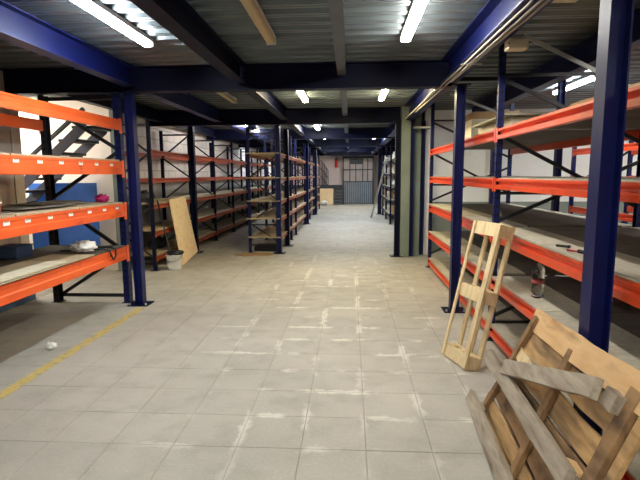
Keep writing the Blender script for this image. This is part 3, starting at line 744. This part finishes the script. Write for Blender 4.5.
MB().tube([(bx + .138 * math.cos(a), by + .138 * math.sin(a), .232 - .09 * abs(math.sin(a * 1))) for a in [math.pi + i * math.pi / 12 for i in range(13)]], .003, 6).build('handle', BLACK, bk)
tag(MB().blob((bx + .03, by - .01, .275), (.13, .11, .036), .35, 4, seed=2).build('floor_cloth', BLACKR), 'dark wet cloth heaped on the white bucket', 'cloth')
mp = thing('mop', 'thin dark mop handle standing in the white bucket', 'mop', (bx, by, 0))
MB().tube([(bx - .03, by - .02, .12), (-3.03, 7.52, 1.12)], .012, 8).build('pole', BLACK, mp)
MB().blob((bx - .03, by - .02, .10), (.05, .05, .05), .4, 4, seed=6).build('mop_head', GREYS, mp)
# dark goods on the low shelves of the left row
for k, (x, y, z, sx, sy, sz, m, lb) in enumerate(((-3.45, 8.0, 1.066, .12, .25, .10, BLACKR, 'dark bundle on the shelf behind the mop handle'),
        (-3.4, 8.4, .237, .12, .3, .10, BLACKR, 'black bundle on the bottom shelf behind the bucket'))):
    tag(MB().blob((x, y, z + .005 + sz * .8), (sx, sy, sz), .3, 3, seed=k + 11, flat=.2).build('cloth_bundle', m), lb, 'bundle')

# flattened cardboard at the foot of the double rack
mb = MB()
cc = [(-2.2, 9.0), (-1.95, 8.86), (-1.45, 9.0), (-1.52, 9.2), (-2.0, 9.24)]
mb.prism(cc, lambda a, b: (a, b, .001), lambda a, b: (a, b, .012))
tag(mb.build('cardboard_piece', CARD), 'flattened cardboard on the floor at the end of the double rack', 'cardboard')
tag(MB().box(-1.9, -1.45, 9.5, 9.9, .001, .10).build('dark_carton', BLACKR, bevel=.01), 'low black box under the double rack nearest its end', 'box')

# ------------------------------------------------------------------ far goods on cluttered rack (D) and in C
kinds = [('carton', FABG), ('carton', CREAMB), ('cloth_bundle', WHITE), ('cloth_bundle', FABG), ('carton', CARD)]
lev = {.30: 'lowest', .72: 'second', 1.12: 'middle', 1.52: 'upper', 1.92: 'top'}
sec = {2: 'nearest', 3: 'second', 4: 'farthest'}
for i in (2, 3, 4):
    for zt in lev:
        for q in range(2):
            nm, m = kinds[(i * 3 + int(zt * 10) + q) % 5]
            yy = yd[i] + .5 + q * .7; sx, sy, sz = random.uniform(.14, .2), random.uniform(.18, .25), random.uniform(.09, .13)
            z = zt + .0215
            if nm == 'carton': o = MB().box(1.5 - sx, 1.5 + sx, yy - sy, yy + sy, z, z + sz * 2).build(nm, m, origin=(1.5, yy, z))
            else: o = MB().blob((1.5, yy, z + sz * .8), (sx, sy, sz), .35, 3, seed=i + q * 7 + zt, flat=.2).build(nm, m, origin=(1.5, yy, z))
            tag(o, '%s on the %s shelf, %s bay of the cluttered far right rack, %s half' % ({'carton': 'box', 'cloth_bundle': 'pale bundle'}[nm], lev[zt], sec[i], 'near' if q == 0 else 'far'), 'box' if nm == 'carton' else 'bundle', 'goods on the far right rack')
# ladder
ld = thing('ladder', 'light aluminium ladder leaning against the far right rack', 'ladder', (.75, 16.5, 0))
la, lbp = vec(.74, 16.9, .0), vec(1.12, 15.2, 2.0); wv = vec(.36, .05, 0) * .5
wv = vec(.02, .30, 0) * .5
for s in (-1, 1): MB().bar(la + wv * s + vec(0, 0, .03), lbp + wv * s, .05, .03, (0, 1, 0)).build('rail', GALVR, ld)
for k in range(1, 8):
    c = la.lerp(lbp, k / 8); MB().bar(c - wv, c + wv, .035, .03).build('rung', GALVR, ld)

# ------------------------------------------------------------------ far end: shutter with gate, stairs, board
YE = 25.0
sh = thing('shutter_gate', 'grey slatted gate closing the far end of the aisle', 'gate', (.4, YE, 0))
x0, x1 = -.38, 1.20
MB().box(x0, x0 + .07, YE, YE + .1, 0, 2.42).box(x1 - .07, x1, YE, YE + .1, 0, 2.42).box(x0, x1, YE, YE + .1, 2.32, 2.42).build('gate_frame', SHUTD, sh)
nsl = 13
for k in range(nsl):
    a = x0 + .09 + k * (x1 - x0 - .18) / nsl
    MB().box(a + .012, a + .10, YE + .02, YE + .05, .03, 1.15).build('slat', SHUT, sh)
MB().box(x0 + .07, x1 - .07, YE + .06, YE + .08, 1.15, 2.32).build('upper_sheet', SHUTP, sh)
for a in (x0 + .35, x0 + .65, x0 + 1.0, x0 + 1.25): MB().box(a, a + .045, YE + .01, YE + .055, 1.15, 2.32).build('bar', SHUTD, sh)
MB().box(x0 + .35, x0 + 1.05, YE + .045, YE + .058, 2.02, 2.30).build('dark_panel', SHUTD, sh)
for z in (1.12, 1.72): MB().box(x0 + .07, x1 - .07, YE + .005, YE + .05, z, z + .05).build('rail', SHUTD, sh)
lw = struct('wall_landing', MB().box(-3.7, x0, YE + .3, YE + .5, .95, 2.8), PINKW)
struct('trim_5', MB().box(-3.7, x0 - .02, YE + .1, YE + .3, .80, .98), SHUTD)
st2 = thing('entrance_steps', 'dark steps rising at the far end left of the gate', 'steps', (-.65, YE, 0))
for k in range(5):
    MB().box(-.80, -.42, YE - .6 + k * .16, YE + .3, .02 + k * .16, .06 + k * .16).build('tread', SHUT, st2)
    MB().box(-.80, -.42, YE - .55 + k * .16, YE + .3, .0 + k * .16, .02 + k * .16).build('riser', SHUTD, st2)
hr = thing('stair_railing', 'dark blue railing on the landing at the far left end', 'railing', (-1.3, YE - .1, .98))
for k in range(4): MB().bar((-1.42 + k * .1, YE + .15, .98), (-1.42 + k * .1, YE + .15, 2.15 - k * .14), .03, .03, (0, 1, 0)).build('baluster', BLUED, hr)
for dz in (0, -.4, -.8): MB().bar((-1.5, YE + .15, 2.25 + dz), (-1.1, YE + .15, 1.70 + dz), .03, .03, (0, 1, 0)).build('handrail', BLUED, hr)
tag(MB().obox((-1.2, YE - .35, .41), (.36, 0, 0), (0, .012, .0), (0, .12, .40)).build('plywood_offcut', OSB), 'orange-brown board leaning below the landing at the far end', 'board')
tag(MB().blob((-1.28, YE - 1.0, .12), (.18, .18, .12), .3, 3, seed=9, flat=.1).build('white_sack', WHITE), 'white sack on the floor at the far left end of the aisle', 'sack')
fx = thing('fire_extinguisher', 'small red fire extinguisher on the far pinkish wall', 'fire extinguisher', (-.70, YE + .2, 1.9))
MB().lathe((-.70, YE + .2, 1.86), [(.06, 0), (.08, .02), (.08, .36), (.05, .43), (.02, .45)], 16).build('cylinder', RED, fx)
MB().tube([(-.70, YE + .2, 2.30), (-.70, YE + .2, 2.36), (-.64, YE + .15, 2.38)], .018, 8).build('valve', BLACK, fx)
